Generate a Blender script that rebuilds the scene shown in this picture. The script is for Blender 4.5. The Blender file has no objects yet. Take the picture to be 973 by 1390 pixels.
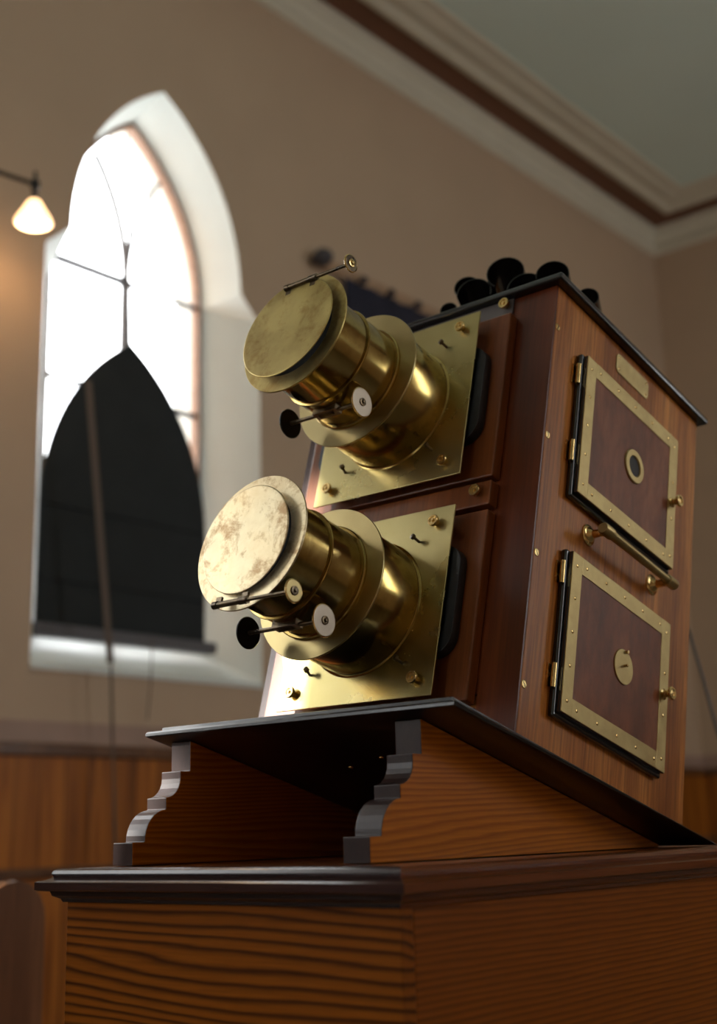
import bpy, bmesh, math, random
from mathutils import Vector, Matrix
from mathutils.geometry import tessellate_polygon
random.seed(4)
PI = math.pi
SC = bpy.context.scene
COL = SC.collection

# ---------------------------------------------------------------- camera
cam_d = bpy.data.cameras.new('camera'); cam = bpy.data.objects.new('camera', cam_d); COL.objects.link(cam)
R = ((0.760253, 0.649016, -0.028172), (-0.191509, 0.182472, -0.96438), (-0.620757, 0.738568, 0.263017))
CAM = Vector((0.938302, -1.413778, 1.235675))
Mx = Matrix(((R[0][0], -R[1][0], -R[2][0], CAM.x), (R[0][1], -R[1][1], -R[2][1], CAM.y), (R[0][2], -R[1][2], -R[2][2], CAM.z), (0, 0, 0, 1)))
cam.matrix_world = Mx
cam_d.sensor_fit = 'VERTICAL'; cam_d.sensor_height = 36.0; cam_d.sensor_width = 36.0 * 973 / 1390
cam_d.lens = 1755.22 / 1390 * 36.0
cam_d.shift_y = -45.0 / 1390
cam_d.clip_start = 0.05
cam_d.dof.use_dof = True
cam_d.dof.focus_distance = 1.74
cam_d.dof.aperture_fstop = cam_d.lens / 16.0
SC.camera = cam

# ---------------------------------------------------------------- world, sun, exposure
SKY = 8.8
world = bpy.data.worlds.new('world'); SC.world = world; world.use_nodes = True
nt = world.node_tree; bg = nt.nodes['Background']
bg.inputs[0].default_value = (0.97, 0.985, 1.0, 1); bg.inputs[1].default_value = SKY
sun_d = bpy.data.lights.new('sun', 'SUN'); sun = bpy.data.objects.new('sun', sun_d); COL.objects.link(sun)
SUN_DIR = Vector((0.521, 0.755, -0.399)).normalized()
sun.rotation_euler = SUN_DIR.to_track_quat('-Z', 'Y').to_euler(); sun.location = (-8, -12, 9)
sun_d.energy = 20.0; sun_d.angle = math.radians(0.6); sun_d.color = (1.0, 0.95, 0.88)
SC.view_settings.view_transform = 'Standard'; SC.view_settings.look = 'None'
SC.view_settings.exposure = 0.0; SC.view_settings.gamma = 1.0; SC.view_settings.use_curve_mapping = False
SC.cycles.use_denoising = True
SC.cycles.max_bounces = 10; SC.cycles.diffuse_bounces = 5; SC.cycles.glossy_bounces = 6; SC.cycles.transparent_max_bounces = 12
SC.cycles.sample_clamp_indirect = 6.0

WIN_L = [2.51, 0.04, -2.43, -4.90]; WIN_R = [6.25, 2.55]; WIN_F = [1.2]
XL, XR, YB, YF, ZC = -3.6, 4.2, 7.96, -8.0, 6.10
def portal(x, y, rz):
    d = bpy.data.lights.new('window_portal', 'AREA'); o = bpy.data.objects.new('window_portal', d); COL.objects.link(o)
    d.shape = 'RECTANGLE'; d.size = 1.05; d.size_y = 2.9; d.cycles.is_portal = True
    o.location = (x, y, 3.45); o.rotation_euler = (PI / 2, 0, rz)
for y in WIN_L: portal(XL - 0.36, y, -PI / 2)
for y in WIN_R: portal(XR + 0.36, y, PI / 2)
for u in WIN_F: portal(-u, YF - 0.36, 0)

# ---------------------------------------------------------------- materials
def new_mat(name):
    m = bpy.data.materials.new(name); m.use_nodes = True
    t = m.node_tree; b = t.nodes['Principled BSDF']
    return m, t, b
def N(t, kind, **kw):
    n = t.nodes.new(kind)
    for k, v in kw.items(): setattr(n, k, v)
    return n
def ramp(t, stops):
    r = N(t, 'ShaderNodeValToRGB'); e = r.color_ramp.elements
    while len(e) < len(stops): e.new(0.5)
    for el, (p, c) in zip(e, stops): el.position = p; el.color = (*c, 1) if len(c) == 3 else c
    return r
def coords(t, scale, kind='Object', rot=(0, 0, 0)):
    tc = N(t, 'ShaderNodeTexCoord'); mp = N(t, 'ShaderNodeMapping')
    mp.inputs['Scale'].default_value = scale; mp.inputs['Rotation'].default_value = rot
    t.links.new(tc.outputs[kind], mp.inputs[0]); return mp
def noise(t, vec, sc, det=4, dist=0, rough=.5):
    n = N(t, 'ShaderNodeTexNoise'); n.inputs['Scale'].default_value = sc; n.inputs['Detail'].default_value = det
    n.inputs['Distortion'].default_value = dist; n.inputs['Roughness'].default_value = rough
    if vec: t.links.new(vec.outputs[0], n.inputs['Vector'])
    return n
def bump(t, src, b, strength=.2, dist=.002):
    bp = N(t, 'ShaderNodeBump'); bp.inputs['Strength'].default_value = strength; bp.inputs['Distance'].default_value = dist
    t.links.new(src, bp.inputs['Height']); t.links.new(bp.outputs[0], b.inputs['Normal']); return bp
def mat_plain(name, col, rough=.5, metal=0., var=.0, vs=20, coat=0, bmp=0):
    m, t, b = new_mat(name)
    b.inputs['Roughness'].default_value = rough; b.inputs['Metallic'].default_value = metal
    b.inputs['Coat Weight'].default_value = coat; b.inputs['Coat Roughness'].default_value = .1
    n = noise(t, coords(t, (1, 1, 1)), vs, 5)
    c2 = tuple(max(0, c * (1 - var)) for c in col); c1 = tuple(min(1, c * (1 + var)) for c in col)
    r = ramp(t, [(.3, c2), (.7, c1)]); t.links.new(n.outputs[0], r.inputs[0]); t.links.new(r.outputs[0], b.inputs['Base Color'])
    if bmp: bump(t, n.outputs[0], b, bmp)
    return m
def mat_wood(name, dark, mid, light, axis='Z', fine=60, rough=.3, coat=.5, stretch=22, streak=.5, bmp=.12, spec=.35, tilt=0):
    m, t, b = new_mat(name)
    s = {'X': (1 / stretch, 1, 1), 'Y': (1, 1 / stretch, 1), 'Z': (1, 1, 1 / stretch)}[axis]
    mp = coords(t, s, rot=(tilt, 0, 0))
    n1 = noise(t, mp, 14, 3, .4); n2 = noise(t, mp, fine * 3, 5, 0, .65)
    r1 = ramp(t, [(.25, dark), (.5, mid), (.75, light)]); t.links.new(n1.outputs[0], r1.inputs[0])
    r2 = ramp(t, [(.35, (.45, .42, .4)), (.6, (1, 1, 1))]); t.links.new(n2.outputs[0], r2.inputs[0])
    mx = N(t, 'ShaderNodeMix', data_type='RGBA', blend_type='MULTIPLY'); mx.inputs[0].default_value = streak
    t.links.new(r1.outputs[0], mx.inputs[6]); t.links.new(r2.outputs[0], mx.inputs[7]); t.links.new(mx.outputs[2], b.inputs['Base Color'])
    b.inputs['Roughness'].default_value = rough; b.inputs['Coat Weight'].default_value = coat * .35; b.inputs['Coat Roughness'].default_value = .15; b.inputs['Specular IOR Level'].default_value = spec
    bump(t, n2.outputs[0], b, bmp, .0006)
    return m
def mat_pine(name, base, ring, axis='X', period=0.016, rough=.32, coat=.35, warp=.05, off=(0, 0, 0), con=1.):
    # growth rings cut along the board: concentric rings with a strongly stretched distortion
    m, t, b = new_mat(name)
    tc = N(t, 'ShaderNodeTexCoord'); mp = N(t, 'ShaderNodeMapping'); mp.inputs['Location'].default_value = off
    s = {'X': (.12, .5, 1), 'Y': (.5, .12, 1)}[axis]; mp.inputs['Scale'].default_value = s
    t.links.new(tc.outputs['Object'], mp.inputs[0])
    nz = noise(t, mp, 6 if warp > .1 else 9, 2, 0, .5)
    sep = N(t, 'ShaderNodeSeparateXYZ'); t.links.new(mp.outputs[0], sep.inputs[0])
    ma = N(t, 'ShaderNodeMath', operation='MULTIPLY_ADD'); t.links.new(nz.outputs[0], ma.inputs[0]); ma.inputs[1].default_value = warp; t.links.new(sep.outputs[2], ma.inputs[2])
    mj = noise(t, mp, 60, 3); mb = N(t, 'ShaderNodeMath', operation='MULTIPLY_ADD'); t.links.new(mj.outputs[0], mb.inputs[0]); mb.inputs[1].default_value = .006; t.links.new(ma.outputs[0], mb.inputs[2])
    fr = N(t, 'ShaderNodeMath', operation='MULTIPLY'); t.links.new(mb.outputs[0], fr.inputs[0]); fr.inputs[1].default_value = 1 / period
    fc = N(t, 'ShaderNodeMath', operation='FRACT'); t.links.new(fr.outputs[0], fc.inputs[0])
    r = ramp(t, [(0., tuple(a * .5 + b_ * .5 for a, b_ in zip(base, ring))), (.16, base), (.5, tuple(c * .9 for c in base)), (.88, tuple(a * (1 - con) + b_ * con for a, b_ in zip(base, ring))), (1., tuple(a * (1 - con * .6) + b_ * con * .6 for a, b_ in zip(base, ring)))]); t.links.new(fc.outputs[0], r.inputs[0])
    n2 = noise(t, coords(t, (1, 30, 30) if axis == 'X' else (30, 1, 30)), 12, 4, 0, .6)
    r2 = ramp(t, [(.3, (.7, .68, .66)), (.65, (1, 1, 1))]); t.links.new(n2.outputs[0], r2.inputs[0])
    mx = N(t, 'ShaderNodeMix', data_type='RGBA', blend_type='MULTIPLY'); mx.inputs[0].default_value = .7
    t.links.new(r.outputs[0], mx.inputs[6]); t.links.new(r2.outputs[0], mx.inputs[7]); t.links.new(mx.outputs[2], b.inputs['Base Color'])
    b.inputs['Roughness'].default_value = rough; b.inputs['Coat Weight'].default_value = coat * .3; b.inputs['Coat Roughness'].default_value = .15; b.inputs['Specular IOR Level'].default_value = .18
    bump(t, n2.outputs[0], b, .1, .0005)
    return m
def mat_brass(name, c1, c2, rough=(.15, .3), scale=12, stretch=(1, 1, 1), bmp=.05, blot=None):
    m, t, b = new_mat(name); b.inputs['Metallic'].default_value = 1
    mp = coords(t, stretch); n = noise(t, mp, scale, 6, .15, .62)
    r = ramp(t, [(.32, c2), (.62, c1)]); t.links.new(n.outputs[0], r.inputs[0])
    out = r.outputs[0]
    if blot:
        n3 = noise(t, mp, scale * 2.2, 8, .3, .72); r3 = ramp(t, [(.50, (1, 1, 1)), (.64, blot)]); t.links.new(n3.outputs[0], r3.inputs[0])
        mx = N(t, 'ShaderNodeMix', data_type='RGBA', blend_type='MULTIPLY'); mx.inputs[0].default_value = .8
        t.links.new(out, mx.inputs[6]); t.links.new(r3.outputs[0], mx.inputs[7]); out = mx.outputs[2]
    t.links.new(out, b.inputs['Base Color'])
    mr = N(t, 'ShaderNodeMapRange'); mr.inputs[3].default_value = rough[0]; mr.inputs[4].default_value = rough[1]; mr.inputs[1].default_value = .3; mr.inputs[2].default_value = .7
    t.links.new(n.outputs[0], mr.inputs[0]); t.links.new(mr.outputs[0], b.inputs['Roughness'])
    if bmp: bump(t, n.outputs[0], b, bmp, .004)
    return m

M = {}
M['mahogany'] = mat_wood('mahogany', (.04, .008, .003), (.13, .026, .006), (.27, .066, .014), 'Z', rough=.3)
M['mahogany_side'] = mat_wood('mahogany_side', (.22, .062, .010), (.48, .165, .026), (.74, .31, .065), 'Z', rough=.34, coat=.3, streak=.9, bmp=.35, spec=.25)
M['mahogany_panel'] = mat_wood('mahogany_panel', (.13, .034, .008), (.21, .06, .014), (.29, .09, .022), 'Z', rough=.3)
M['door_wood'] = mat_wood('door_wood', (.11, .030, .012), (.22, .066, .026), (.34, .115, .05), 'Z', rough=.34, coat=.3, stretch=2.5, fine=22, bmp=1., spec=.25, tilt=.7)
M['ebony'] = mat_plain('ebony', (.006, .006, .008), .22, coat=.6, var=.3)
M['ebony_worn'] = mat_wood('ebony_worn', (.004, .004, .005), (.008, .008, .009), (.014, .013, .013), 'Y', rough=.32, coat=1.0, spec=.45, streak=.4)
M['stand_wood'] = mat_pine('stand_wood', (.56, .175, .010), (.20, .040, .004), 'Y', .0075, warp=.12, con=.6)
M['cabinet_front'] = mat_pine('cabinet_front', (.30, .088, .007), (.045, .011, .003), 'X', .012, warp=.15, off=(.1, .2, .0), con=.95)
M['cabinet_side'] = mat_pine('cabinet_side', (.28, .080, .007), (.11, .024, .003), 'Y', .0075, warp=.03, con=.7)
M['end_grain'] = mat_wood('end_grain', (.016, .007, .006), (.026, .011, .009), (.038, .017, .013), 'Z', rough=.36, coat=.4, spec=.35, stretch=2)
M['moulding'] = mat_wood('moulding', (.09, .026, .009), (.16, .046, .014), (.22, .07, .02), 'Y', rough=.22, coat=.6)
M['moulding_front'] = mat_wood('moulding_front', (.018, .010, .010), (.030, .014, .013), (.045, .018, .015), 'X', rough=.25, coat=.6)
M['brass_barrel'] = mat_brass('brass_barrel', (.46, .33, .11), (.33, .225, .07), (.10, .22), 6, bmp=.02, blot=(.62, .55, .42))
M['brass_plate'] = mat_brass('brass_plate', (.54, .455, .21), (.46, .38, .155), (.22, .34), 5, bmp=0)
M['brass_collar'] = mat_brass('brass_collar', (.52, .42, .20), (.44, .34, .15), (.26, .38), 6, bmp=0)
M['brass_lid_dull'] = mat_brass('brass_lid_dull', (.53, .42, .16), (.38, .28, .10), (.36, .52), 14, bmp=.1, blot=(.72, .60, .46))
M['brass_lid_worn'] = mat_brass('brass_lid_worn', (.74, .64, .42), (.56, .43, .24), (.28, .46), 13, bmp=.12, blot=(.42, .28, .18))
M['brass_small'] = mat_brass('brass_small', (.78, .58, .26), (.62, .43, .17), (.18, .3), 60, bmp=0)
M['brass_door'] = mat_brass('brass_door', (.50, .39, .18), (.38, .28, .12), (.34, .48), 25, bmp=.06)
M['brass_dark'] = mat_brass('brass_dark', (.20, .15, .09), (.08, .07, .06), (.25, .4), 60, bmp=0)
M['brass_pale'] = mat_brass('brass_pale', (.62, .54, .44), (.54, .46, .37), (.45, .55), 40, bmp=.02)
M['black_metal'] = mat_plain('black_metal', (.012, .012, .013), .35, .4, .3)
M['dark_inside'] = mat_plain('dark_inside', (.006, .005, .005), .6)  # near-black painted in for the shade inside holes and slots
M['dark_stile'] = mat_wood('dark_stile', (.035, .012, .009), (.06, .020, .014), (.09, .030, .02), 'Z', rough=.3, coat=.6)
M['slot_grey'] = mat_plain('slot_grey', (.10, .082, .078), .45, 0, .1)
M['leather'] = mat_plain('leather', (.012, .013, .015), .38, 0, .4, 60, bmp=.2)
M['cowl'] = mat_plain('cowl', (.016, .014, .013), .2, .5, .3, 30, coat=.5)
M['wall'] = mat_plain('wall_paint', (.50, .36, .245), .6, 0, .04, 1.5, bmp=.03)
M['white_paint'] = mat_plain('white_paint', (.70, .73, .69), .55, 0, .03, 4)
M['cornice'] = mat_plain('cornice_paint', (.66, .61, .48), .6, 0, .03, 4)
M['brown_band'] = mat_plain('brown_band', (.17, .065, .028), .6, 0, .05, 3)
M['ceiling'] = mat_plain('ceiling_paint', (.70, .82, .74), .7, 0, .03, .8)
M['dado_band'] = mat_plain('dado_band', (.36, .235, .18), .5, 0, .08, 6)
M['frame_dark'] = mat_plain('frame_dark', (.05, .045, .05), .5, 0, .2)
M['frame_brown'] = mat_plain('frame_brown', (.26, .14, .08), .5, 0, .2)
M['blind'] = mat_plain('blind_cloth', (.016, .020, .022), .9, 0, .15, 5)
M['blind_rail'] = mat_plain('blind_rail', (.10, .095, .105), .6)
M['cord'] = mat_plain('cord', (.13, .095, .075), .8)
M['rail_wood'] = mat_plain('rail_wood', (.40, .25, .15), .5, 0, .2)
M['navy'] = mat_plain('navy_cloth', (.016, .016, .032), .9, 0, .2, 5)
M['floor'] = mat_wood('floor_boards', (.10, .08, .055), (.14, .11, .08), (.18, .14, .10), 'Y', rough=.45, coat=.1)
M['pew'] = mat_wood('pew_wood', (.09, .035, .015), (.14, .06, .025), (.2, .09, .04), 'Z', rough=.3)
# matchboard: vertical boards with dark joints along y (left wall) or x (back wall)
def mat_board(name, axis):
    m, t, b = new_mat(name)
    tc = N(t, 'ShaderNodeTexCoord'); sep = N(t, 'ShaderNodeSeparateXYZ'); t.links.new(tc.outputs['Object'], sep.inputs[0])
    w = .125
    dv = N(t, 'ShaderNodeMath', operation='DIVIDE'); t.links.new(sep.outputs[axis], dv.inputs[0]); dv.inputs[1].default_value = w
    fr = N(t, 'ShaderNodeMath', operation='FRACT'); t.links.new(dv.outputs[0], fr.inputs[0])
    fl = N(t, 'ShaderNodeMath', operation='FLOOR'); t.links.new(dv.outputs[0], fl.inputs[0])
    wn = N(t, 'ShaderNodeTexWhiteNoise', noise_dimensions='1D'); t.links.new(fl.outputs[0], wn.inputs['W'])
    rj = ramp(t, [(0., (.1, .1, .1)), (.06, (1, 1, 1)), (.94, (1, 1, 1)), (1., (.1, .1, .1))]); t.links.new(fr.outputs[0], rj.inputs[0])
    n = noise(t, coords(t, (9, 9, .6)), 3, 4, .5)
    rc = ramp(t, [(.3, (.20, .060, .008)), (.5, (.36, .115, .014)), (.7, (.46, .16, .022))]); t.links.new(n.outputs[0], rc.inputs[0])
    rb = ramp(t, [(0, (.75, .72, .7)), (1, (1.1, 1.08, 1.0))]); t.links.new(wn.outputs[0], rb.inputs[0])
    m1 = N(t, 'ShaderNodeMix', data_type='RGBA', blend_type='MULTIPLY'); m1.inputs[0].default_value = 1
    t.links.new(rc.outputs[0], m1.inputs[6]); t.links.new(rb.outputs[0], m1.inputs[7])
    m2 = N(t, 'ShaderNodeMix', data_type='RGBA', blend_type='MULTIPLY'); m2.inputs[0].default_value = .7
    t.links.new(m1.outputs[2], m2.inputs[6]); t.links.new(rj.outputs[0], m2.inputs[7]); t.links.new(m2.outputs[2], b.inputs['Base Color'])
    b.inputs['Roughness'].default_value = .4; b.inputs['Specular IOR Level'].default_value = .25
    return m
M['board_y'] = mat_board('matchboard_side', 1); M['board_x'] = mat_board('matchboard_back', 0)
def mat_glass():
    m, t, b = new_mat('window_glass')
    tr = N(t, 'ShaderNodeBsdfTransparent'); gl = N(t, 'ShaderNodeBsdfGlossy'); gl.inputs['Roughness'].default_value = .02
    tr.inputs[0].default_value = (.97, .98, .98, 1)
    mx = N(t, 'ShaderNodeMixShader'); mx.inputs[0].default_value = .05
    t.links.new(tr.outputs[0], mx.inputs[1]); t.links.new(gl.outputs[0], mx.inputs[2]); t.links.new(mx.outputs[0], t.nodes['Material Output'].inputs[0])
    return m
M['glass'] = mat_glass()
def mat_emit(name, col, s, lit=True):
    m, t, b = new_mat(name); b.inputs['Base Color'].default_value = (.9, .85, .75, 1)
    b.inputs['Emission Color'].default_value = (*col, 1); b.inputs['Emission Strength'].default_value = s; return m
M['lamp_glass'] = mat_emit('lamp_glass', (1., .60, .28), 3.2)
M['bulb'] = mat_emit('bulb', (1., .8, .5), 14)

# ---------------------------------------------------------------- mesh helpers
def box(bm, x0, x1, y0, y1, z0, z1):
    v = [bm.verts.new((x, y, z)) for x in (x0, x1) for y in (y0, y1) for z in (z0, z1)]
    for f in ((0, 1, 3, 2), (4, 6, 7, 5), (0, 4, 5, 1), (2, 3, 7, 6), (0, 2, 6, 4), (1, 5, 7, 3)): bm.faces.new([v[i] for i in f])
    return v
def prism(bm, pts, axis, a0, a1):
    """pts: 2-D outline; axis 0: (y,z) swept in x, 1: (x,z) swept in y, 2: (x,y) swept in z"""
    def P(p, a): return {0: (a, p[0], p[1]), 1: (p[0], a, p[1]), 2: (p[0], p[1], a)}[axis]
    A = [bm.verts.new(P(p, a0)) for p in pts]; B = [bm.verts.new(P(p, a1)) for p in pts]; n = len(pts)
    for i in range(n): bm.faces.new((A[i], A[(i + 1) % n], B[(i + 1) % n], B[i]))
    for tri in tessellate_polygon([[Vector((p[0], p[1], 0)) for p in pts]]):
        bm.faces.new([A[i] for i in tri]); bm.faces.new([B[i] for i in reversed(tri)])
def lathe(bm, prof, c, d=(0, -1, 0), seg=48, closed=False):
    """prof: (distance along d, radius)"""
    d = Vector(d).normalized(); u = d.orthogonal().normalized(); w = d.cross(u); c = Vector(c); rings = []
    for a, r in prof:
        if r < 1e-6: rings.append([bm.verts.new(c + d * a)])
        else: rings.append([bm.verts.new(c + d * a + (u * math.cos(2 * PI * k / seg) + w * math.sin(2 * PI * k / seg)) * r) for k in range(seg)])
    pairs = list(zip(rings, rings[1:])) + ([(rings[-1], rings[0])] if closed else [])
    for A, B in pairs:
        for k in range(seg):
            k2 = (k + 1) % seg
            if len(A) == 1 and len(B) == 1: continue
            if len(A) == 1: bm.faces.new((A[0], B[k], B[k2]))
            elif len(B) == 1: bm.faces.new((A[k], A[k2], B[0]))
            else: bm.faces.new((A[k], A[k2], B[k2], B[k]))
def tube(bm, p0, p1, r, seg=16, r1=None):
    p0, p1 = Vector(p0), Vector(p1); L = (p1 - p0).length
    lathe(bm, [(0, 0), (0, r), (L, r if r1 is None else r1), (L, 0)], p0, p1 - p0, seg)
def path_tube(bm, pts, r, seg=8):
    pts = [Vector(p) for p in pts]; rings = []
    for i, q in enumerate(pts):
        t = (pts[min(i + 1, len(pts) - 1)] - pts[max(i - 1, 0)]).normalized(); u = t.orthogonal().normalized()
        if rings_u: u = (rings_u[-1] - t * rings_u[-1].dot(t)).normalized()
        rings_u.append(u); w = t.cross(u)
        rings.append([bm.verts.new(q + (u * math.cos(2 * PI * k / seg) + w * math.sin(2 * PI * k / seg)) * r) for k in range(seg)])
    for A, B in zip(rings, rings[1:]):
        for k in range(seg): bm.faces.new((A[k], A[(k + 1) % seg], B[(k + 1) % seg], B[k]))
    bm.faces.new(rings[0][::-1]); bm.faces.new(rings[-1])
    rings_u.clear()
rings_u = []
def obj(name, bm, mat, parent=None, bevel=0, smooth=False, seg=2, **props):
    bmesh.ops.recalc_face_normals(bm, faces=bm.faces)
    me = bpy.data.meshes.new(name); bm.to_mesh(me); bm.free()
    o = bpy.data.objects.new(name, me); COL.objects.link(o); me.materials.append(M[mat] if isinstance(mat, str) else mat)
    if parent: o.parent = parent
    if smooth:
        for p in me.polygons: p.use_smooth = True
        try: me.set_sharp_from_angle(angle=math.radians(35))
        except Exception: pass
    if bevel:
        b = o.modifiers.new('bevel', 'BEVEL'); b.width = bevel; b.segments = seg; b.limit_method = 'ANGLE'; b.angle_limit = math.radians(40)
    for k, v in props.items(): o[k] = v
    return o
def B(): return bmesh.new()
def thing(name, label, cat, loc=(0, 0, 0), rot=(0, 0, 0), group=None):
    o = bpy.data.objects.new(name, None); COL.objects.link(o); o.location = loc; o.rotation_euler = rot
    o.empty_display_size = .05; o['label'] = label; o['category'] = cat
    if group: o['group'] = group
    return o
def struct(name, bm, mat, **k): return obj(name, bm, mat, kind='structure', **k)

# ---------------------------------------------------------------- the room
bm = B(); box(bm, XL - .5, XR + .5, YF - .3, YB + .3, -.1, 0); struct('floor', bm, 'floor')
bm = B(); box(bm, XL - .5, XR + .5, YF - .3, YB + .3, ZC, ZC + .15); struct('ceiling', bm, 'ceiling')
bm = B(); box(bm, XL - .5, XR + .5, YB, YB + .3, 0, ZC); struct('wall_back', bm, 'wall')

def arch(c, w, zs, h, z0, extra=None, n=14):
    """pointed outline (y,z), anticlockwise from bottom left; extra = wider jamb half-width and its top"""
    r = (w * w + h * h) / (2 * w); pts = []
    if extra: pts += [(c - extra[0], z0), (c + extra[0], z0), (c + extra[0], extra[1])]
    else: pts += [(c - w, z0), (c + w, z0), (c + w, zs - .13)]
    a1 = math.asin(h / r)
    for k in range(n + 1):
        a = a1 * k / n; pts.append((c + (w - r) + r * math.cos(a), zs + r * math.sin(a)))
    for k in range(n - 1, -1, -1):
        a = a1 * k / n; pts.append((c - (w - r) - r * math.cos(a), zs + r * math.sin(a)))
    pts.append((c - (extra[0] if extra else w), extra[1] if extra else zs - .13))
    return pts
ZS = 3.97
def outer(c): return arch(c, .55, 4.0, .956, 1.95, (.69, 3.87))
def inner(c): return arch(c, .494, ZS, .91, 2.10, (.494, 3.84))
def side_wall(name, X, sgn, wins, rz=0, u0=YF, u1=YB):
    """wall with pointed openings; sgn=-1 wall thickness towards -x"""
    bm = B(); T = .45
    for x, fn in ((X, outer), (X + sgn * T, inner)):
        rect = [Vector((u0, 0, 0)), Vector((u1, 0, 0)), Vector((u1, ZC, 0)), Vector((u0, ZC, 0))]
        loops = [rect] + [[Vector((p[0], p[1], 0)) for p in fn(c)][::-1] for c in wins]
        flat = [v for l in loops for v in l]; vs = [bm.verts.new((x, v.x, v.y)) for v in flat]
        for tri in tessellate_polygon(loops): bm.faces.new([vs[i] for i in tri])
    struct(name, bm, 'wall').rotation_euler.z = rz
    for i, c in enumerate(wins):
        bm = B(); A = [bm.verts.new((X, *p)) for p in outer(c)]; Bv = [bm.verts.new((X + sgn * .256, *p)) for p in inner(c)]
        C = [bm.verts.new((X + sgn * T, *p)) for p in inner(c)]; n = len(A)
        for k in range(n):
            k2 = (k + 1) % n; bm.faces.new((A[k], A[k2], Bv[k2], Bv[k])); bm.faces.new((Bv[k], Bv[k2], C[k2], C[k]))
        struct('trim_%d' % (len([o for o in bpy.data.objects if o.name.startswith('trim_')]) + 1), bm, 'white_paint').rotation_euler.z = rz
side_wall('wall_left', XL, -1, WIN_L); side_wall('wall_right', XR, 1, WIN_R); side_wall('wall_front', YF, -1, WIN_F, PI / 2, -XR, -XL)

def arc_pts(cy, cz, r, a0, a1, n=12): return [(cy + r * math.cos(a0 + (a1 - a0) * k / n), cz + r * math.sin(a0 + (a1 - a0) * k / n)) for k in range(n + 1)]
wn = 0
def window(X, sgn, c, rz=0):
    global wn; wn += 1
    x = X + sgn * .275
    root = bpy.data.objects.new('window_%d' % wn, None); COL.objects.link(root); root['kind'] = 'structure'; root.rotation_euler.z = rz
    # outer frame: ring between the opening outline and an inset outline
    bm = B(); O = arch(c, .494, ZS, .91, 2.10); I = arch(c, .475, ZS, .88, 2.13)
    for xa in (x - .03, x + .03):
        o1 = [bm.verts.new((xa, *p)) for p in O]; i1 = [bm.verts.new((xa, *p)) for p in I]; n = len(O)
        for k in range(n): bm.faces.new((o1[k], o1[(k + 1) % n], i1[(k + 1) % n], i1[k]))
        if xa < x: i0, o0 = i1, o1
        else:
            for k in range(n): bm.faces.new((i0[k], i0[(k + 1) % n], i1[(k + 1) % n], i1[k]))
    obj('window_frame', bm, 'frame_brown', root)
    def bars(pts, w=.012):
        bm = B()
        for xa in (x - .02,):
            L = []
            for i, q in enumerate(pts):
                t = Vector(pts[min(i + 1, len(pts) - 1)]) - Vector(pts[max(i - 1, 0)]); nn = Vector((-t[1], t[0])).normalized() * w
                L.append([bm.verts.new((xx, q[0] + s * nn[0], q[1] + s * nn[1])) for xx, s in ((x - .02, -1), (x + .02, -1), (x + .02, 1), (x - .02, 1))])
            for A, Bq in zip(L, L[1:]):
                for k in range(4): bm.faces.new((A[k], A[(k + 1) % 4], Bq[(k + 1) % 4], Bq[k]))
            bm.faces.new(L[0]); bm.faces.new(L[-1][::-1])
        obj('glazing_bar', bm, 'frame_dark', root)
    bars([(c, 2.12), (c, ZS)], .016); bars([(c - .48, ZS), (c, ZS)], .015); bars([(c, ZS), (c + .48, ZS)], .008)  # right-hand and upper bars made thinner to imitate glare eating them
    for z in (3.36, 2.76): bars([(c - .48, z), (c + .48, z)], .009)
    r = 1.085
    bars(arc_pts(c - r, ZS, r, 0, .64), .007); bars(arc_pts(c + r, ZS, r, PI, PI - .64), .007)
    bm = B(); P = arch(c, .47, ZS, .87, 2.13); vs = [bm.verts.new((x, *p)) for p in P]; bm.faces.new(vs)
    obj('pane', bm, 'glass', root)
    bm = B(); prism(bm, [(X + sgn * -.01, 1.93), (X + sgn * -.01, 1.955), (X + sgn * .25, 2.115), (X + sgn * .25, 2.07)], 1, c - .69, c + .69)
    obj('window_sill', bm, 'white_paint', root)
    return root
for c in WIN_L: window(XL, -1, c)
for c in WIN_R: window(XR, 1, c)
for c in WIN_F: window(YF, -1, c, PI / 2)

# cornice, painted band and inner ceiling moulding, mitred round the room
def ring_band(name, prof, mat):
    """prof: (distance from wall, z)"""
    bm = B(); loops = []
    for d, z in prof: loops.append([bm.verts.new(v) for v in ((XL + d, YF + d, z), (XR - d, YF + d, z), (XR - d, YB - d, z), (XL + d, YB - d, z))])
    n = len(loops)
    for i in range(n):
        A, Bq = loops[i], loops[(i + 1) % n]
        for k in range(4): bm.faces.new((A[k], A[(k + 1) % 4], Bq[(k + 1) % 4], Bq[k]))
    return struct(name, bm, mat)
ring_band('trim_10', [(-.01, 5.86), (.012, 5.86), (.03, 5.875), (.035, 5.90), (.02, 5.935), (.018, 5.97), (.035, 6.00), (.062, 6.02), (.07, 6.04), (.07, 6.11), (-.01, 6.11)], 'cornice')
ring_band('trim_11', [(.06, 6.085), (.285, 6.085), (.285, 6.11), (.06, 6.11)], 'brown_band')
ring_band('trim_12', [(.27, 6.06), (.31, 6.05), (.34, 6.065), (.37, 6.08), (.42, 6.07), (.46, 6.078), (.50, 6.09), (.55, 6.09), (.57, 6.11), (.27, 6.11)], 'cornice')

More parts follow.
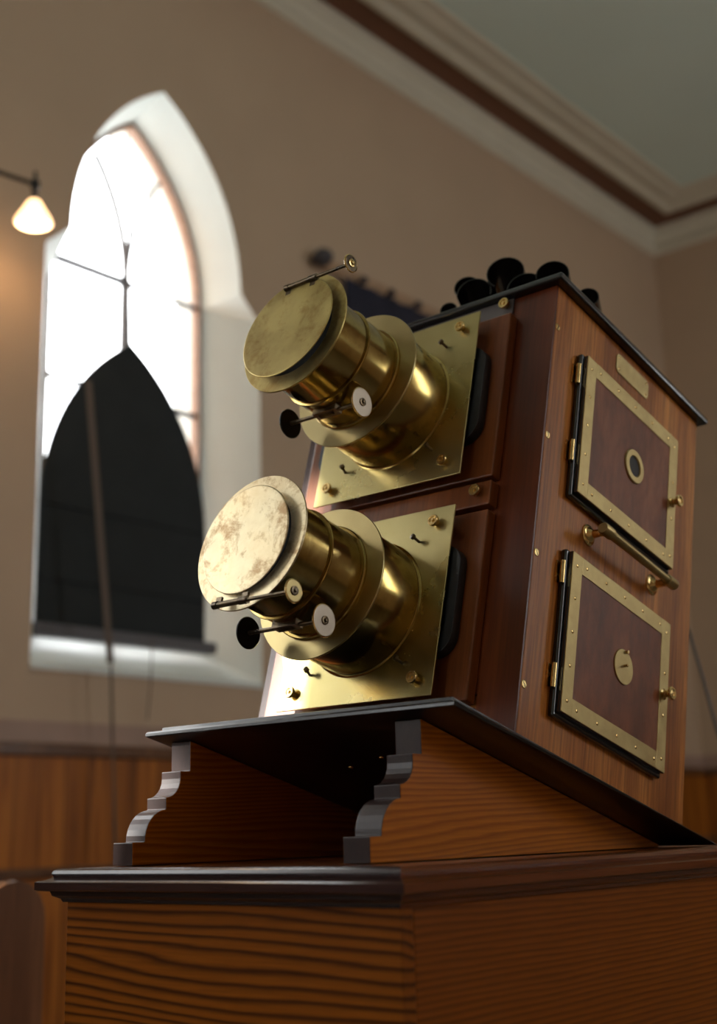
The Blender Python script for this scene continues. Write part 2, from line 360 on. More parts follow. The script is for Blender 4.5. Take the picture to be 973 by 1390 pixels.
# dado: matchboarding, wooden rail and painted band
bm = B(); box(bm, XL, XL + .03, YF, YB, 0, 1.60); struct('trim_13', bm, 'board_y')
bm = B(); box(bm, XL + .03, XR, YB - .03, YB, 0, 1.60); struct('trim_14', bm, 'board_x')
bm = B(); box(bm, XL, XL + .045, YF, YB - .045, 1.57, 1.625); box(bm, XL, XL + .05, YF, YB - .05, 1.09, 1.13); struct('trim_15', bm, 'pew', bevel=.008)
bm = B(); box(bm, XL + .045, XR, YB - .045, YB, 1.57, 1.625); box(bm, XL + .05, XR, YB - .05, YB, 1.09, 1.13); struct('trim_16', bm, 'pew', bevel=.008)
bm = B(); box(bm, XL, XL + .012, YF, YB, 1.625, 1.715); box(bm, XL + .012, XR, YB - .012, YB, 1.625, 1.715); struct('trim_17', bm, 'dado_band')

bm = B(); box(bm, XL - 2.3, XL - .4505, .85, 1.25, 0, 6.4); struct('wall_sun_blocker', bm, 'wall')  # unseen block added outside to keep direct sun off the window reveal

# ---------------------------------------------------------------- pedestal cabinet
Z0 = 1.359; LT = Z0 - .159   # top of the cabinet
ped = thing('lantern_cabinet', 'reddish pine cabinet with moulded top that carries the projector stand', 'cabinet', (-.21, .15, 0))
ped_off = Vector((.21, -.15, 0))
def pobj(name, bm, mat, par=None, **k):
    bmesh.ops.translate(bm, vec=ped_off, verts=bm.verts); return obj(name, bm, mat, par or ped, **k)
FX0, FX1, FY, BY = -.482, .066, -.33, .62
bm = B(); box(bm, FX0, FX1, FY, FY + .022, .10, LT - .03); pobj('front_panel', bm, 'cabinet_front', bevel=.0015)
bm = B(); box(bm, FX1 - .022, FX1 - .0005, FY + .022, BY, .10, LT - .03); pobj('side_panel', bm, 'cabinet_side', bevel=.0015)
bm = B(); box(bm, FX0, FX0 + .022, FY + .022, BY, .10, LT - .03); pobj('side_panel', bm, 'cabinet_side', bevel=.0015)
bm = B(); box(bm, FX0 + .022, FX1 - .022, BY - .02, BY, .10, LT - .03); pobj('back_panel', bm, 'cabinet_side')
bm = B(); box(bm, FX0 - .02, FX1 + .02, FY - .02, BY, 0, .10); pobj('plinth', bm, 'moulding', bevel=.006)
# moulded top: profile = (overhang, z)
TP = [(-.03, 0), (.009, 0), (.013, -.002), (.015, -.006), (.013, -.010), (.019, -.013), (.027, -.0145), (.030, -.016), (.030, -.025), (.027, -.0265), (.016, -.0275), (.014, -.033), (.006, -.037), (.004, -.041), (-.03, -.041)]
def mould(name, side, mat):
    bm = B(); rows = []
    for d, z in TP:
        if side == 'front': a, b_ = (FX0 - d, FY - d, LT + z), (FX1 + d, FY - d, LT + z)
        elif side == 'right': a, b_ = (FX1 + d, FY - d, LT + z), (FX1 + d, BY + .02, LT + z)
        else: a, b_ = (FX0 - d, BY + .02, LT + z), (FX0 - d, FY - d, LT + z)
        rows.append((bm.verts.new(a), bm.verts.new(b_)))
    n = len(rows)
    for i in range(n):
        A, Bq = rows[i], rows[(i + 1) % n]; bm.faces.new((A[0], A[1], Bq[1], Bq[0]))
    bm.faces.new([r[0] for r in rows]); bm.faces.new([r[1] for r in rows][::-1])
    pobj(name, bm, mat, smooth=True)
mould('front_moulding', 'front', 'moulding_front'); mould('side_moulding', 'right', 'moulding'); mould('side_moulding', 'left', 'moulding')
bm = B(); box(bm, FX0 + .028, FX1 - .028, FY + .028, BY, LT - .022, LT - .0005); pobj('top_board', bm, 'moulding')

# ---------------------------------------------------------------- sloping stand
TH = math.radians(15.7); ct, st = math.cos(TH), math.sin(TH)
def l2w(x, y, z): return Vector((x, ct * y + st * z, -st * y + ct * z + Z0))
stand = thing('sloping_stand', 'sloping black-edged stand with stepped scrolled cheeks on the cabinet top', 'stand', (-.26, 0, LT))
soff = Vector((.26, 0, -LT))
def sobj(name, bm, mat, par=None, **k):
    bmesh.ops.translate(bm, vec=soff, verts=bm.verts); return obj(name, bm, mat, par or stand, **k)
def slope_z(y, zl=-.034): return zl / ct - math.tan(TH) * y + Z0   # underside of the board at world y
def cheek(x0, x1):
    F = -.254
    pts = [(F, LT + .0005), (F, LT + .030), (F + .021, LT + .030)]
    # convex quarter round, small step, cove, step, plain top
    for k in range(1, 9):
        a = PI - k / 8 * PI / 2; pts.append((F + .021 + .037 + .037 * math.cos(a), LT + .030 + .042 * math.sin(a)))
    y1 = F + .058; z1 = LT + .072
    pts += [(y1, z1 + .016)]
    cy, cz, rr = y1, z1 + .016 + .022, .022
    for k in range(1, 7):
        a = -PI / 2 + k / 6 * PI / 2; pts.append((cy + .026 * math.sin(k / 6 * PI / 2), z1 + .016 + .026 * (1 - math.cos(k / 6 * PI / 2))))
    z2 = pts[-1][1]; y2 = pts[-1][0]
    pts += [(y2, z2 + .010), (y2 + .018, z2 + .010)]
    yt = y2 + .018
    pts += [(yt, slope_z(yt) - .0006), (.425, slope_z(.425) - .0006), (.425, LT + .0005)]
    bm = B(); prism(bm, pts, 0, x0, x1)
    me_pts = pts
    return bm
for x0, x1 in ((-.0758, -.035), (-.486, -.446)):
    o = sobj('cheek', cheek(x0, x1), 'stand_wood', bevel=.0012)
    o.data.materials.append(M['end_grain'])
    for p in o.data.polygons:
        if abs(p.normal.x) < .5: p.material_index = 1
# board profile in lantern frame; overhang profile (d, z)
BP = [(-.03, -.0155), (.019, -.0155), (.0205, -.0165), (.0205, -.0235), (.0215, -.0242), (.0300, -.0245), (.0345, -.0262), (.0360, -.0290), (.0355, -.0325), (.033, -.034), (-.03, -.034)]
BX0, BX1, BY0, BY1 = -.476, 0, -.141, .466
bm = B(); rows = []
for d, z in BP:
    rows.append([bm.verts.new(l2w(*q)) for q in ((BX0 - d, BY0 - d, z), (BX1 + d, BY0 - d, z), (BX1 + d, BY1 + d, z), (BX0 - d, BY1 + d, z))])
    for v in rows[-1]: v.co.z = max(v.co.z, LT + .0008 + .05 * (z + .034))
for A, Bq in zip(rows, rows[1:]):
    for k in range(4): bm.faces.new((A[k], A[(k + 1) % 4], Bq[(k + 1) % 4], Bq[k]))
bm.faces.new(rows[0]); bm.faces.new(rows[-1][::-1])
sobj('sloping_board', bm, 'ebony_worn', smooth=True)
for x, y in ((-.20, -.02), (-.17, .0), (-.28, .01)):
    q = l2w(x, y, -.034); bm = B(); lathe(bm, [(0, .004), (.0016, .0035), (.002, 0)], q, (0, -st, -ct), 12); sobj('screw', bm, 'brass_small', smooth=True)

# ---------------------------------------------------------------- the projector
LAN = thing('magic_lantern', 'twin-lens mahogany and brass projector tilted upward on its sloping stand', 'projector', (0, 0, Z0), (-TH, 0, 0))
W = .476; DP = .4565; CX = -.2508; ZU, ZL = .5164, .1807
# carcass: a body block with the front recess, then the face frame
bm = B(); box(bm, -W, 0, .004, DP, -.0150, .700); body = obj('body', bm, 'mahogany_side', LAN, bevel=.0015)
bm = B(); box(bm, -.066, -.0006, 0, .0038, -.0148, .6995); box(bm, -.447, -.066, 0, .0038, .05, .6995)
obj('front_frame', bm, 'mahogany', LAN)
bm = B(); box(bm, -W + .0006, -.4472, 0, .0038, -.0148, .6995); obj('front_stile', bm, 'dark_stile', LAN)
bm = B(); box(bm, -.447, -.066, -.001, .0036, -.0148, .032); obj('bottom_rail', bm, 'moulding', LAN, bevel=.001)
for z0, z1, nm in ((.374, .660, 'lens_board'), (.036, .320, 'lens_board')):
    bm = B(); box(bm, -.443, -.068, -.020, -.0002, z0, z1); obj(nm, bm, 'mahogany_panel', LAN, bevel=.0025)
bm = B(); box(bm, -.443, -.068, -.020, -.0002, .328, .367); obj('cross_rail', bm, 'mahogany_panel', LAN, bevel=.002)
bm = B(); box(bm, -.443, -.078, -.0035, -.0002, .6615, .6990); obj('slot_plate', bm, 'slot_grey', LAN)
# black top board with rounded nose
bm = B(); box(bm, -W - .016, .015, -.014, DP + .014, .7002, .7125); obj('top_board', bm, 'ebony', LAN, bevel=.004, seg=3)

def thumb_nut(parent, x, y, z, r=.0095, d=(0, -1, 0), mat='brass_small', h=.011):
    bm = B(); lathe(bm, [(0, r * .55), (h * .45, r * .55), (h * .55, r * .95), (h * .8, r), (h, r * .92), (h, r * .62), (h * .85, r * .55), (h * .85, r * .3), (h * 1.1, r * .26), (h * 1.1, 0)], (x, y, z), d, 24)
    return obj('thumb_nut', bm, mat, parent, smooth=True)
def slot_screw(parent, c, d, r=.0045, mat='brass_small', rot=.6):
    d = Vector(d).normalized(); c = Vector(c)
    bm = B(); lathe(bm, [(0, r * 1.15), (.0003, r * 1.1), (.0005, r * .98), (.0008, r * .92), (.0009, 0)], c, d, 20)
    o = obj('screw', bm, mat, parent, smooth=True)
    u = d.orthogonal().normalized(); w = d.cross(u); a = u * math.cos(rot) + w * math.sin(rot); bb = d.cross(a)
    bm = B(); v = [bm.verts.new(c + d * h + a * s * r * .8 + bb * q * r * .13) for s in (-1, 1) for q in (-1, 1) for h in (.0006, .00105)]
    for f in ((0, 1, 3, 2), (4, 6, 7, 5), (0, 4, 5, 1), (2, 3, 7, 6), (0, 2, 6, 4), (1, 5, 7, 3)): bm.faces.new([v[i] for i in f])
    return o, bm
thumb_nut(LAN, -.090, -.0036, .688, .0095); thumb_nut(LAN, -.090, -.020, .350, .0095); thumb_nut(LAN, -.42, -.020, .350, .0095)

def lens(zc, dull, hinge_top):
    """plate with its nuts, leather light-trap, telescoping barrels, lid"""
    hw = .1427; yp = -.045
    bm = B(); box(bm, CX - hw, CX + hw, yp, yp + .003, zc - hw, zc + hw)
    plate = obj('lens_plate', bm, 'brass_plate', LAN, bevel=.0006)
    for sx in (-1, 1):
        for sz in (-1, 1):
            thumb_nut(plate, CX + sx * .113, yp, zc + sz * .118 , .0090)
            bm = B(); tube(bm, (CX + sx * .113, yp + .003, zc + sz * .118), (CX + sx * .113, -.02, zc + sz * .118), .006); obj('spacer', bm, 'black_metal', plate, smooth=True)
    for sx, sz in ((1, 1), (1, -1), (-1, -1), (-1, 1)):
        bm = B(); q = Vector((CX + sx * .086, yp, zc + sz * .092)); e = Vector((-.25 * sx, -1, .3)).normalized()
        tube(bm, q, q + e * .014, .0021, 10); lathe(bm, [(.011, .0), (.011, .0042), (.0155, .0042), (.017, 0)], q, e, 12)
        obj('pin', bm, 'brass_dark', plate, smooth=True)
    # leather light trap between plate and lens board
    bm = B(); n = 10; pts = []
    a_, b_, rr = .158, .082, .03
    for (sx, sz), a0 in (((1, 1), 0), ((-1, 1), PI / 2), ((-1, -1), PI), ((1, -1), 1.5 * PI)):
        for k in range(n + 1):
            a = a0 + k / n * PI / 2; pts.append((CX + sx * (a_ - rr) + rr * math.cos(a), zc + sz * (b_ - rr) + rr * math.sin(a)))
    prism(bm, pts, 1, -.037, -.0205); obj('light_trap', bm, 'leather', LAN, bevel=.005, seg=3)
    # main barrel and collar
    bm = B(); lathe(bm, [(.0, .1045), (.0012, .1042), (.002, .102), (.003, .101), (.093, .101), (.0955, .0995)], (CX, yp, zc), (0, -1, 0), 96)
    mb = obj('outer_barrel', bm, 'brass_barrel', LAN, smooth=True)
    bm = B(); lathe(bm, [(0, .083), (0, .113), (.0006, .1134), (.0028, .1134), (.0034, .113), (.0034, .083)], (CX, -.1405, zc), (0, -1, 0), 96, closed=True)
    obj('collar', bm, 'brass_collar', mb, smooth=True)
    # draw tube
    y0 = -.1415
    bm = B(); lathe(bm, [(0, .0855), (.006, .0855), (.0075, .084), (.0075, .0805), (.010, .0800), (.068, .0800), (.0685, .0815), (.0700, .0822), (.0715, .0815), (.072, .0785), (.098, .0785), (.140, .0785), (.1405, .0785)], (CX, y0, zc), (0, -1, 0), 96)
    dt = obj('draw_tube', bm, 'brass_barrel', LAN, smooth=True)
    yf = -.2835
    bm = B(); lathe(bm, [(0, .072), (0, .0975), (.0005, .098), (.0025, .098), (.003, .0975), (.003, .072)], (CX, yf + .002, zc), (0, -1, 0), 96, closed=True)
    obj('front_flange', bm, 'brass_lid_dull' if dull else 'brass_lid_worn', dt, smooth=True)
    bm = B(); lathe(bm, [(0, .0725), (.0008, .0725), (.0008, 0), (0, 0)], (CX, yf + .010, zc), (0, -1, 0), 64); obj('bore_shade', bm, 'dark_inside', dt, smooth=True)  # black disc stands in for the shade inside the tube mouth
    # lid, slightly ajar on its hinge
    yl, rl = (-.2955, .0848) if hinge_top else (-.2905, .0775)
    bm = B(); lathe(bm, [(-.0012, 0), (-.0012, rl - .001), (0, rl), (.0009, rl - .0003), (.0014, rl - .0012), (.00141, rl - .0018), (.00141, 0)], (CX, yl, zc), (0, -1, 0), 96)
    ang = math.radians(2.5) * (1 if hinge_top else -1)
    piv = Vector((CX, yl, zc + (.086 if hinge_top else -.086)))
    bmesh.ops.rotate(bm, cent=piv, matrix=Matrix.Rotation(ang * -1, 3, 'X'), verts=bm.verts)
    lid = obj('lens_cap', bm, 'brass_lid_dull' if dull else 'brass_lid_worn', LAN, smooth=True)
    # hinge rod with its turning disc
    if hinge_top: zr, x0, x1, r = zc + .0755, -.268, -.147, .0125
    else: zr, x0, x1, r = zc - .0935, -.276, -.139, .0145
    yr = -.299
    bm = B(); tube(bm, (x0, yr, zr), (x1, yr, zr), .0026, 14); tube(bm, (x0 - .002, yr, zr), (x0 + .056, yr, zr), .0042, 16); tube(bm, (x0 - .004, yr, zr), (x0 + .004, yr, zr), .0052, 16); tube(bm, (x0 + .044, yr, zr), (x0 + .058, yr, zr), .0052, 16)
    hr = obj('hinge_rod', bm, 'brass_dark', LAN, smooth=True)
    for xx in (x0 + .002, x0 + .050):
        bm = B(); s = -1 if hinge_top else 1
        prism(bm, [(yr + .001, zr), (yr + .001, zr + s * .012), (yr + .0045, zr + s * .012), (yr + .0045, zr)], 0, xx - .005, xx + .005)
        obj('hinge_lug', bm, 'brass_dark', hr)
    disc(hr, x1, yr, zr, 1, r, 'brass_dark' if hinge_top else 'brass_collar', 'brass_small' if hinge_top else 'brass_dark')
    # focusing shaft below the tube
    ys, zs = -.190, zc - .0835
    bm = B(); tube(bm, (-.3235, ys, zs), (-.186, ys, zs), .0032, 14); box(bm, CX - .022, CX + .022, ys - .008, ys + .008, zs - .003, zs + .008)
    for k in range(9): lathe(bm, [(0, 0), (0, .0052), (.0012, .0058), (.0024, .0052), (.0024, 0)], (CX - .014 + k * .0030, ys, zs), (1, 0, 0), 16)
    fs = obj('focus_shaft', bm, 'brass_dark', LAN, smooth=True)
    disc(fs, -.186, ys, zs, 1, .0215, 'brass_pale', 'brass_dark'); disc(fs, -.3235, ys, zs, -1, .0215, 'black_metal', 'black_metal')
def disc(parent, x, y, z, s, r, mat, hub):
    bm = B(); lathe(bm, [(0, 0), (0, r), (.0008, r + .0004), (.0022, r + .0002), (.0028, r - .001), (.00281, r - .0013), (.00281, 0)], (x, y, z), (s, 0, 0), 48); d = obj('disc', bm, mat, parent, smooth=True)
    bm = B(); lathe(bm, [(.0028, .0062), (.0045, .0060), (.0048, .0042), (.0044, .0040), (.0044, .0026), (.0075, .0024), (.0078, 0)], (x, y, z), (s, 0, 0), 24); obj('hub', bm, hub, parent, smooth=True)
    bm = B(); lathe(bm, [(-.0002, r + .0001), (.0009, r + .0012), (.0024, r + .0010), (.0030, r - .0002)], (x, y, z), (s, 0, 0), 48); obj('disc_rim', bm, 'brass_small' if mat != 'black_metal' else mat, parent, smooth=True)
lens(ZU, True, True); lens(ZL, False, False)

# side screws (slots as part of the head mesh material stay dark: separate thin bars joined in one slot mesh each)
for i, z in enumerate((.628, .440, .253, .062)):
    o, sb = slot_screw(LAN, (0, .0105, z), (1, 0, 0), .0052, rot=.5 + i * .35); obj('slot', sb, 'dark_inside', o)

def door(y0, y1, z0, z1, kind):
    m_ = .006
    bm = B(); box(bm, .0002, .0105, y0 - m_, y1 + m_ * .6, z0 - m_ * 1.3, z1 + m_ * .6)
    d = obj('door', bm, 'ebony', LAN, bevel=.0035, seg=3)
    bm = B(); box(bm, .0100, .0165, y0 - .0005, y1 + .001, z0 - .0005, z1 + .0005); obj('door_rim', bm, 'ebony', d, bevel=.001)
    b_ = .0254; x0, x1 = .0166, .0185
    bm = B()
    for a in ((y0, y0 + b_, z0, z1), (y1 - b_, y1, z0, z1), (y0 + b_ + .0003, y1 - b_ - .0003, z0, z0 + b_), (y0 + b_ + .0003, y1 - b_ - .0003, z1 - b_, z1)):
        box(bm, x0, x1, a[0], a[1], a[2], a[3])
    obj('brass_border', bm, 'brass_door', d, bevel=.0004)
    bm = B(); box(bm, .0160, .0174, y0 + b_, y1 - b_, z0 + b_, z1 - b_); obj('door_panel', bm, 'door_wood', d)
    ys = [y0 + .0127, y0 + .0127, y0 + .0127, y0 + .0127, y0 + .0127]
    sc = []
    h = z1 - z0; w = y1 - y0; g = .012
    for k in range(5): sc.append((y0 + g, z0 + .018 + k * (h - .036) / 4))
    for k in range(4): sc.append((y1 - g, z0 + .018 + k * (h - .036) / 3))
    for k in range(5): sc.append((y0 + b_ + .012 + k * (w - 2 * b_ - .02) / 4, z0 + g)); sc.append((y0 + b_ + .012 + k * (w - 2 * b_ - .02) / 4, z1 - g))
    for (y, z) in sc:
        bm = B(); lathe(bm, [(0, .0026), (.0005, .0026), (.001, .0017), (.001, 0)], (x1, y, z), (1, 0, 0), 12); obj('screw', bm, 'brass_small', d, smooth=True)
    # knob on the free edge
    zk = z0 + (.487 - .3744 if kind == 'ring' else .1625 - .0455)
    bm = B(); lathe(bm, [(0, .0085), (.001, .0085), (.0025, .0055), (.007, .0050), (.010, .0075), (.0125, .0098), (.015, .0100), (.0165, .0090), (.0165, .0070), (.0150, .0050), (.0160, .0020), (.0162, 0)], (x1, y1 - .0135, zk), (1, 0, 0), 32)
    obj('knob', bm, 'brass_small', d, smooth=True)
    for zz in ((z1 - .035, z0 + .066) if kind == 'ring' else (z1 - .034, z0 + .048)):
        bm = B(); tube(bm, (.008, y0 - m_ - .0025, zz - .017), (.008, y0 - m_ - .0025, zz + .017), .0038, 14); box(bm, .0002, .0022, y0 - .016, y0 - m_ - .002, zz - .016, zz + .016)
        obj('hinge', bm, 'brass_small', d, smooth=True)
    if kind == 'ring':
        c = (.0174, .2235, .4915)
        bm = B(); lathe(bm, [(0, .0175), (0, .028), (.0015, .028), (.003, .0268), (.003, .0180), (.0022, .0170), (.0003, .0165)], c, (1, 0, 0), 48); rg = obj('peephole_ring', bm, 'brass_door', d, smooth=True)
        bm = B(); lathe(bm, [(.0002, .0172), (.0005, .0172), (.0005, 0)], c, (1, 0, 0), 32); obj('peephole', bm, 'dark_inside', d)
    else:
        c = (.0174, .2270, .1625)
        bm = B(); lathe(bm, [(0, .0262), (.0014, .0262), (.002, .0255), (.002, 0)], c, (1, 0, 0), 48); cv = obj('peephole_cover', bm, 'brass_door', d, smooth=True)
        bm = B(); tube(bm, (.0194, .2272, .1640), (.0260, .2272, .1640), .0020, 12); tube(bm, (.0194, .2300, .1860), (.0235, .2300, .1860), .0024, 12); obj('pin', bm, 'brass_small', cv, smooth=True)
door(.0721, .3592, .3744, .6083, 'ring'); door(.0747, .3599, .0456, .2801, 'disc')

# handle
bm = B(); r = .0072
tube(bm, (.033, .130, .336), (.033, .336, .336), r, 24, r * .8)
lathe(bm, [(-.012, 0), (-.012, .0078), (-.010, .0090), (.012, .0090), (.014, .0074)], (.033, .134, .336), (0, 1, 0), 24)
lathe(bm, [(-.014, .0070), (-.012, .0086), (.010, .0086), (.012, .0076), (.012, 0)], (.033, .328, .336), (0, 1, 0), 24)
hd = obj('handle', bm, 'brass_door', LAN, smooth=True)
for y in (.136, .326):
    bm = B(); lathe(bm, [(0, .0165), (.0015, .0165), (.003, .0150), (.004, .0115), (.006, .0100), (.010, .0062), (.030, .0056)], (.0001, y, .336), (1, 0, 0), 32); obj('rosette', bm, 'brass_small', hd, smooth=True)
# engraved name plate with notched corners
bm = B(); y0, y1, z0, z1, cc = .179, .282, .649, .684, .006
prism(bm, [(y0 + cc, z0), (y1 - cc, z0), (y1, z0 + cc), (y1, z1 - cc), (y1 - cc, z1), (y0 + cc, z1), (y0, z1 - cc), (y0, z0 + cc)], 0, .0002, .0018)
npl = obj('name_plate', bm, 'brass_door', LAN, bevel=.0004)
for y, z in ((y0 + .008, z0 + .007), (y1 - .008, z0 + .007), (y0 + .008, z1 - .007), (y1 - .008, z1 - .007)):
    bm = B(); lathe(bm, [(0, .0023), (.0008, .0018), (.001, 0)], (.0018, y, z), (1, 0, 0), 10); obj('screw', bm, 'brass_small', npl, smooth=True)

# black sheet-metal chimney cowls on the roof: half pipes open towards the front
def cowl(x, z, r, y0, y1, rot=0., yaw=0., t=.0016, span=200):
    bm = B(); n = 20; R0 = []
    for y in (y0, y1):
        for rr in (r, r - t):
            row = []
            for k in range(n + 1):
                a = math.radians(90 - span / 2 + span * k / n) + rot
                row.append(bm.verts.new((x + rr * math.cos(a) , y, z + rr * math.sin(a))))
            R0.append(row)
    for k in range(n):
        bm.faces.new((R0[0][k], R0[0][k + 1], R0[2][k + 1], R0[2][k])); bm.faces.new((R0[1][k + 1], R0[1][k], R0[3][k], R0[3][k + 1]))
        bm.faces.new((R0[0][k + 1], R0[0][k], R0[1][k], R0[1][k + 1])); bm.faces.new((R0[2][k], R0[2][k + 1], R0[3][k + 1], R0[3][k]))
    for k in (0, n): bm.faces.new((R0[0][k], R0[1][k], R0[3][k], R0[2][k]))
    bmesh.ops.rotate(bm, cent=(x, y0, z), matrix=Matrix.Rotation(math.radians(yaw), 3, 'Z'), verts=bm.verts)
    return obj('cowl', bm, 'cowl', chim, smooth=True)
chim = obj('chimney', (lambda b: (box(b, -.25, -.03, .12, .22, .7127, .745), b)[1])(B()), 'cowl', LAN, bevel=.003)
Y = .050
cowl(-.2300, .8150, .0225, Y + .01, Y + .10, .15, 22, span=250)
cowl(-.1960, .7780, .0300, Y - .01, Y + .10, .0, 20)
cowl(-.1430, .8080, .0320, Y, Y + .11, .1, 24, span=290)
cowl(-.0980, .7600, .0310, Y, Y + .10, .0, 22, span=230)
cowl(-.0480, .7700, .0270, Y, Y + .11, -.3, 24, span=250)
cowl(-.0250, .7620, .0190, Y + .07, Y + .16, -.5, 24, span=230)
cowl(-.2550, .7700, .0150, Y, Y + .08, .1, 20, span=230)

# ---------------------------------------------------------------- pointed blind in the window
def blind(c, zs, z0, label, xoff=.14, top=None, w=.498):
    root = thing('window_blind', label, 'blind', (XL - xoff, c, z0))
    off = Vector((-(XL - xoff), -c, -z0))
    bm = B(); x = XL - xoff
    P = arch(c, w, zs, .90, z0 + .03, (w, zs - .1)) if top is None else top
    prism(bm, P, 0, x - .006, x + .006); bmesh.ops.translate(bm, vec=off, verts=bm.verts); obj('blind_panel', bm, 'blind', root)
    bm = B()
    for z in ([zs + .02, zs - .32] if top is None else []): box(bm, x + .006, x + .014, c - w + .01, c + w - .01, z - .008, z + .008)
    if top is None: bmesh.ops.translate(bm, vec=off, verts=bm.verts); obj('batten', bm, 'blind', root)
    else: bm.free()
    if top is None:
        bm = B(); tube(bm, (x, c, zs + .87), (x - .06, c, ZS + .80), .004, 8); bmesh.ops.translate(bm, vec=off, verts=bm.verts); obj('cord', bm, 'cord', root)
    bm = B(); box(bm, x - .02, x + .05, c - w - .03, c + w + .045, z0 - .02, z0 + .035); bmesh.ops.translate(bm, vec=off, verts=bm.verts); obj('bottom_rail', bm, 'blind_rail', root, bevel=.008)
    return root
blind(2.437, 2.68, 2.115, 'black pointed blackout blind covering the lower half of the arched window')

def cord(pts, r, label, name='cord', mat='cord'):
    bm = B(); path_tube(bm, [Vector(p) - Vector(pts[-1]) for p in pts], r); o = obj(name, bm, mat, smooth=True); o.location = pts[-1]; o['label'] = label; o['category'] = 'cord'; return o
# flat tape and pull cord of the blind
bm = B(); a, b_ = Vector((-3.45, 1.966, 3.20)), Vector((-3.45, 2.125, 1.96)); w2 = Vector((0, .018, 0)); t2 = Vector((.0015, 0, 0))
v = [bm.verts.new(q + s * w2 + u * t2 - b_) for q in (a, b_) for s in (-1, 1) for u in (-1, 1)]
for f in ((0, 1, 3, 2), (4, 6, 7, 5), (0, 4, 5, 1), (2, 3, 7, 6), (0, 2, 6, 4), (1, 5, 7, 3)): bm.faces.new([v[i] for i in f])
o = obj('pull_tape', bm, 'cord'); o.location = b_; o['label'] = 'pale brown pull tape hanging slanted in front of the black blind'; o['category'] = 'tape'
cord([(-3.45, 2.128, 1.955), (-3.45, 2.150, 1.55), (-3.45, 2.175, 1.143), (-3.45, 2.18, .9), (-3.45, 2.18, .004)], .006, 'thin brown cord hanging below the tape against the panelling')
cord([(-3.50, 2.40, 2.10), (-3.52, 2.41, 1.9), (-3.54, 2.41, 1.74)], .003, 'short thin cord hanging below the middle of the blind')
# sun blocker added over the tip of an unseen window, keeps the upper lens unlit
P = [p for p in arch(-4.90, .49, ZS, .90, 0, None, 24) if p[1] > 4.36]
blind(-4.90, 0, 4.345, 'black pointed sun blocker added over the tip of a window out of view', top=P, w=.35)

# ---------------------------------------------------------------- wall lamp
LP = Vector((-3.3, 1.54, 3.81))
lamp = thing('wall_lamp', 'lit gas-style wall lamp with frosted bell shade left of the window', 'lamp', LP)
def lo(bm): return bm
bm = B(); lathe(bm, [(.055, .016), (.054, .023), (.045, .030), (.008, .050), (-.028, .072), (-.048, .080), (-.056, .070), (-.050, .068), (-.028, .067), (.008, .046), (.045, .026)], (0, 0, 0), (0, 0, 1), 32)
obj('lamp_shade', bm, 'lamp_glass', lamp, smooth=True)
bm = B(); lathe(bm, [(-.035, 0), (-.03, .018), (-.01, .028), (.012, .024), (.03, .012), (.04, 0)], (0, 0, 0), (0, 0, 1), 20); obj('bulb', bm, 'bulb', lamp, smooth=True)
bm = B(); lathe(bm, [(.040, 0), (.040, .022), (.060, .022), (.066, .012), (.105, .011), (.112, .020), (.135, .022), (.150, .016), (.155, .009), (.19, .007), (.195, 0)], (0, 0, 0), (0, 0, 1), 20); obj('lamp_holder', bm, 'black_metal', lamp, smooth=True)
bm = B(); tube(bm, (0, 0, .13), (-.285, -.40, .27), .010, 12); obj('arm', bm, 'black_metal', lamp, smooth=True)
bm = B(); lathe(bm, [(0, 0), (0, .05), (.012, .048), (.02, .02), (.03, 0)], (-.2995, -.40, .27), (1, 0, 0), 24); obj('wall_rose', bm, 'black_metal', lamp, smooth=True)
pl = bpy.data.lights.new('wall_lamp_light', 'POINT'); plo = bpy.data.objects.new('wall_lamp_light', pl); COL.objects.link(plo)
plo.location = LP + Vector((0, 0, -.07)); pl.energy = 2.5; pl.color = (1, .62, .32); pl.shadow_soft_size = .05

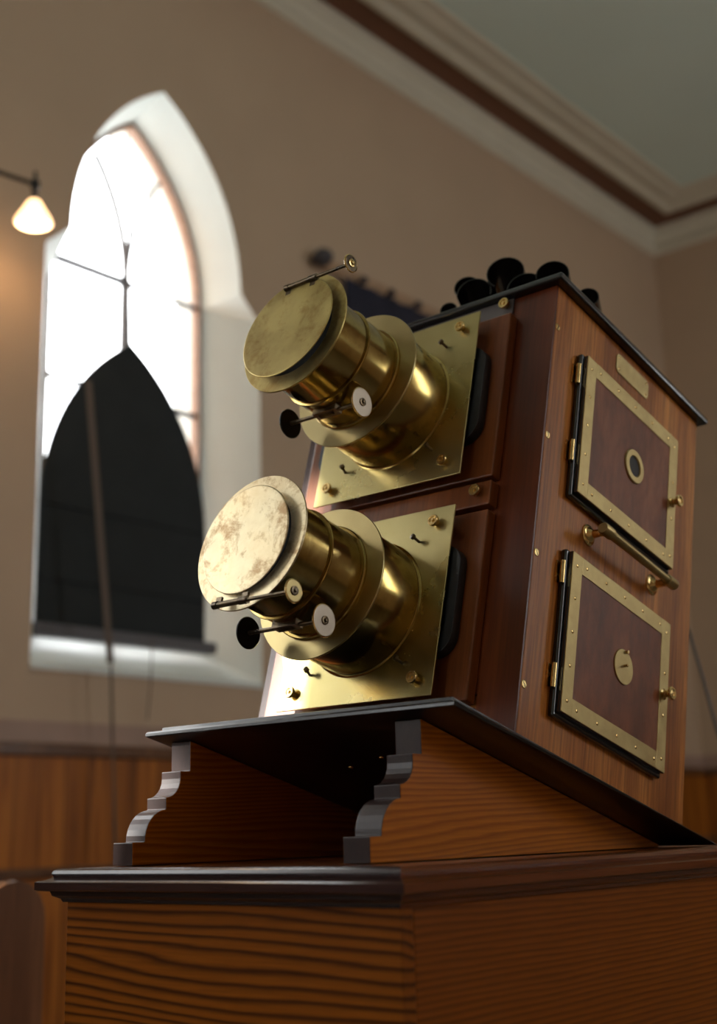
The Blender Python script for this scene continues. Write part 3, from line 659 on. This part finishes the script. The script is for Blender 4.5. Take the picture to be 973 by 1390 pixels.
# ---------------------------------------------------------------- navy banner hanging on a wooden rail
bn = thing('hanging_banner', 'dark navy cloth banner on a wooden rail behind the upper lens', 'banner', (XL + .01, 4.3, 3.0))
def bo(name, bm, mat, par, **k):
    bmesh.ops.translate(bm, vec=(-(XL + .01), -4.3, -3.0), verts=bm.verts); return obj(name, bm, mat, par, **k)
bm = B(); box(bm, XL + .002, XL + .035, 3.62, 5.05, 4.345, 4.415); rail = bo('rail', bm, 'rail_wood', bn, bevel=.008)
bm = B(); lathe(bm, [(0, .02), (.03, .025), (.05, .048), (.09, .055), (.13, .035), (.15, 0)], (XL + .002, 3.63, 4.375), (1, 0, 0), 20); bo('finial', bm, 'frame_dark', rail, smooth=True)
bm = B(); ys = [3.86 + i * 1.10 / 40 for i in range(41)]
A = [(XL + .045 + .008 * math.sin(i * .9), y) for i, y in enumerate(ys)]
prism(bm, [(x, y) for x, y in A] + [(x + .006, y) for x, y in A[::-1]], 2, 3.1, 4.335); bo('cloth', bm, 'navy', bn)
for y in (4.0, 4.26, 4.52, 4.8):
    bm = B(); lathe(bm, [(0, .010), (.03, .010), (.035, .024), (.055, .024), (.062, 0)], (XL + .03, y, 4.355), (1, 0, 0), 16); bo('peg', bm, 'navy', bn, smooth=True)

# ---------------------------------------------------------------- pew and cable
pw = thing('pew', 'dark wooden pew with rounded bench end left of the cabinet', 'pew', (-2.0, .65, 0))
pts = [(-.30, 0), (.085, 0), (.085, 1.02)] + [( .0 - .01 + .095 * math.cos(a * PI / 12), 1.045 + .095 * math.sin(a * PI / 12)) for a in range(0, 13)] + [(-.105, .95), (-.16, .62), (-.30, .55)]
bm = B(); prism(bm, pts, 0, -.035, .035); obj('bench_end', bm, 'pew', pw, bevel=.006)
bm = B(); box(bm, -1.4, -.0352, -.30, .05, .42, .46); obj('seat', bm, 'pew', pw, bevel=.004)
bm = B(); box(bm, -1.4, -.0352, .03, .06, .46, 1.0); obj('backrest', bm, 'pew', pw, bevel=.004)
bm = B(); prism(bm, pts, 0, -1.47, -1.4002); obj('bench_end', bm, 'pew', pw, bevel=.006)

cb = cord([(-.5387, 1.6, 1.735), (-.524, 1.6, 1.700), (-.497, 1.6, 1.57), (-.475, 1.6, 1.45), (-.44, 1.6, 1.25), (-.40, 1.6, .9), (-.36, 1.6, .4), (-.30, 1.6, .012)], .0035, 'thin dark cable hanging behind the right side of the projector', 'cable', 'black_metal')
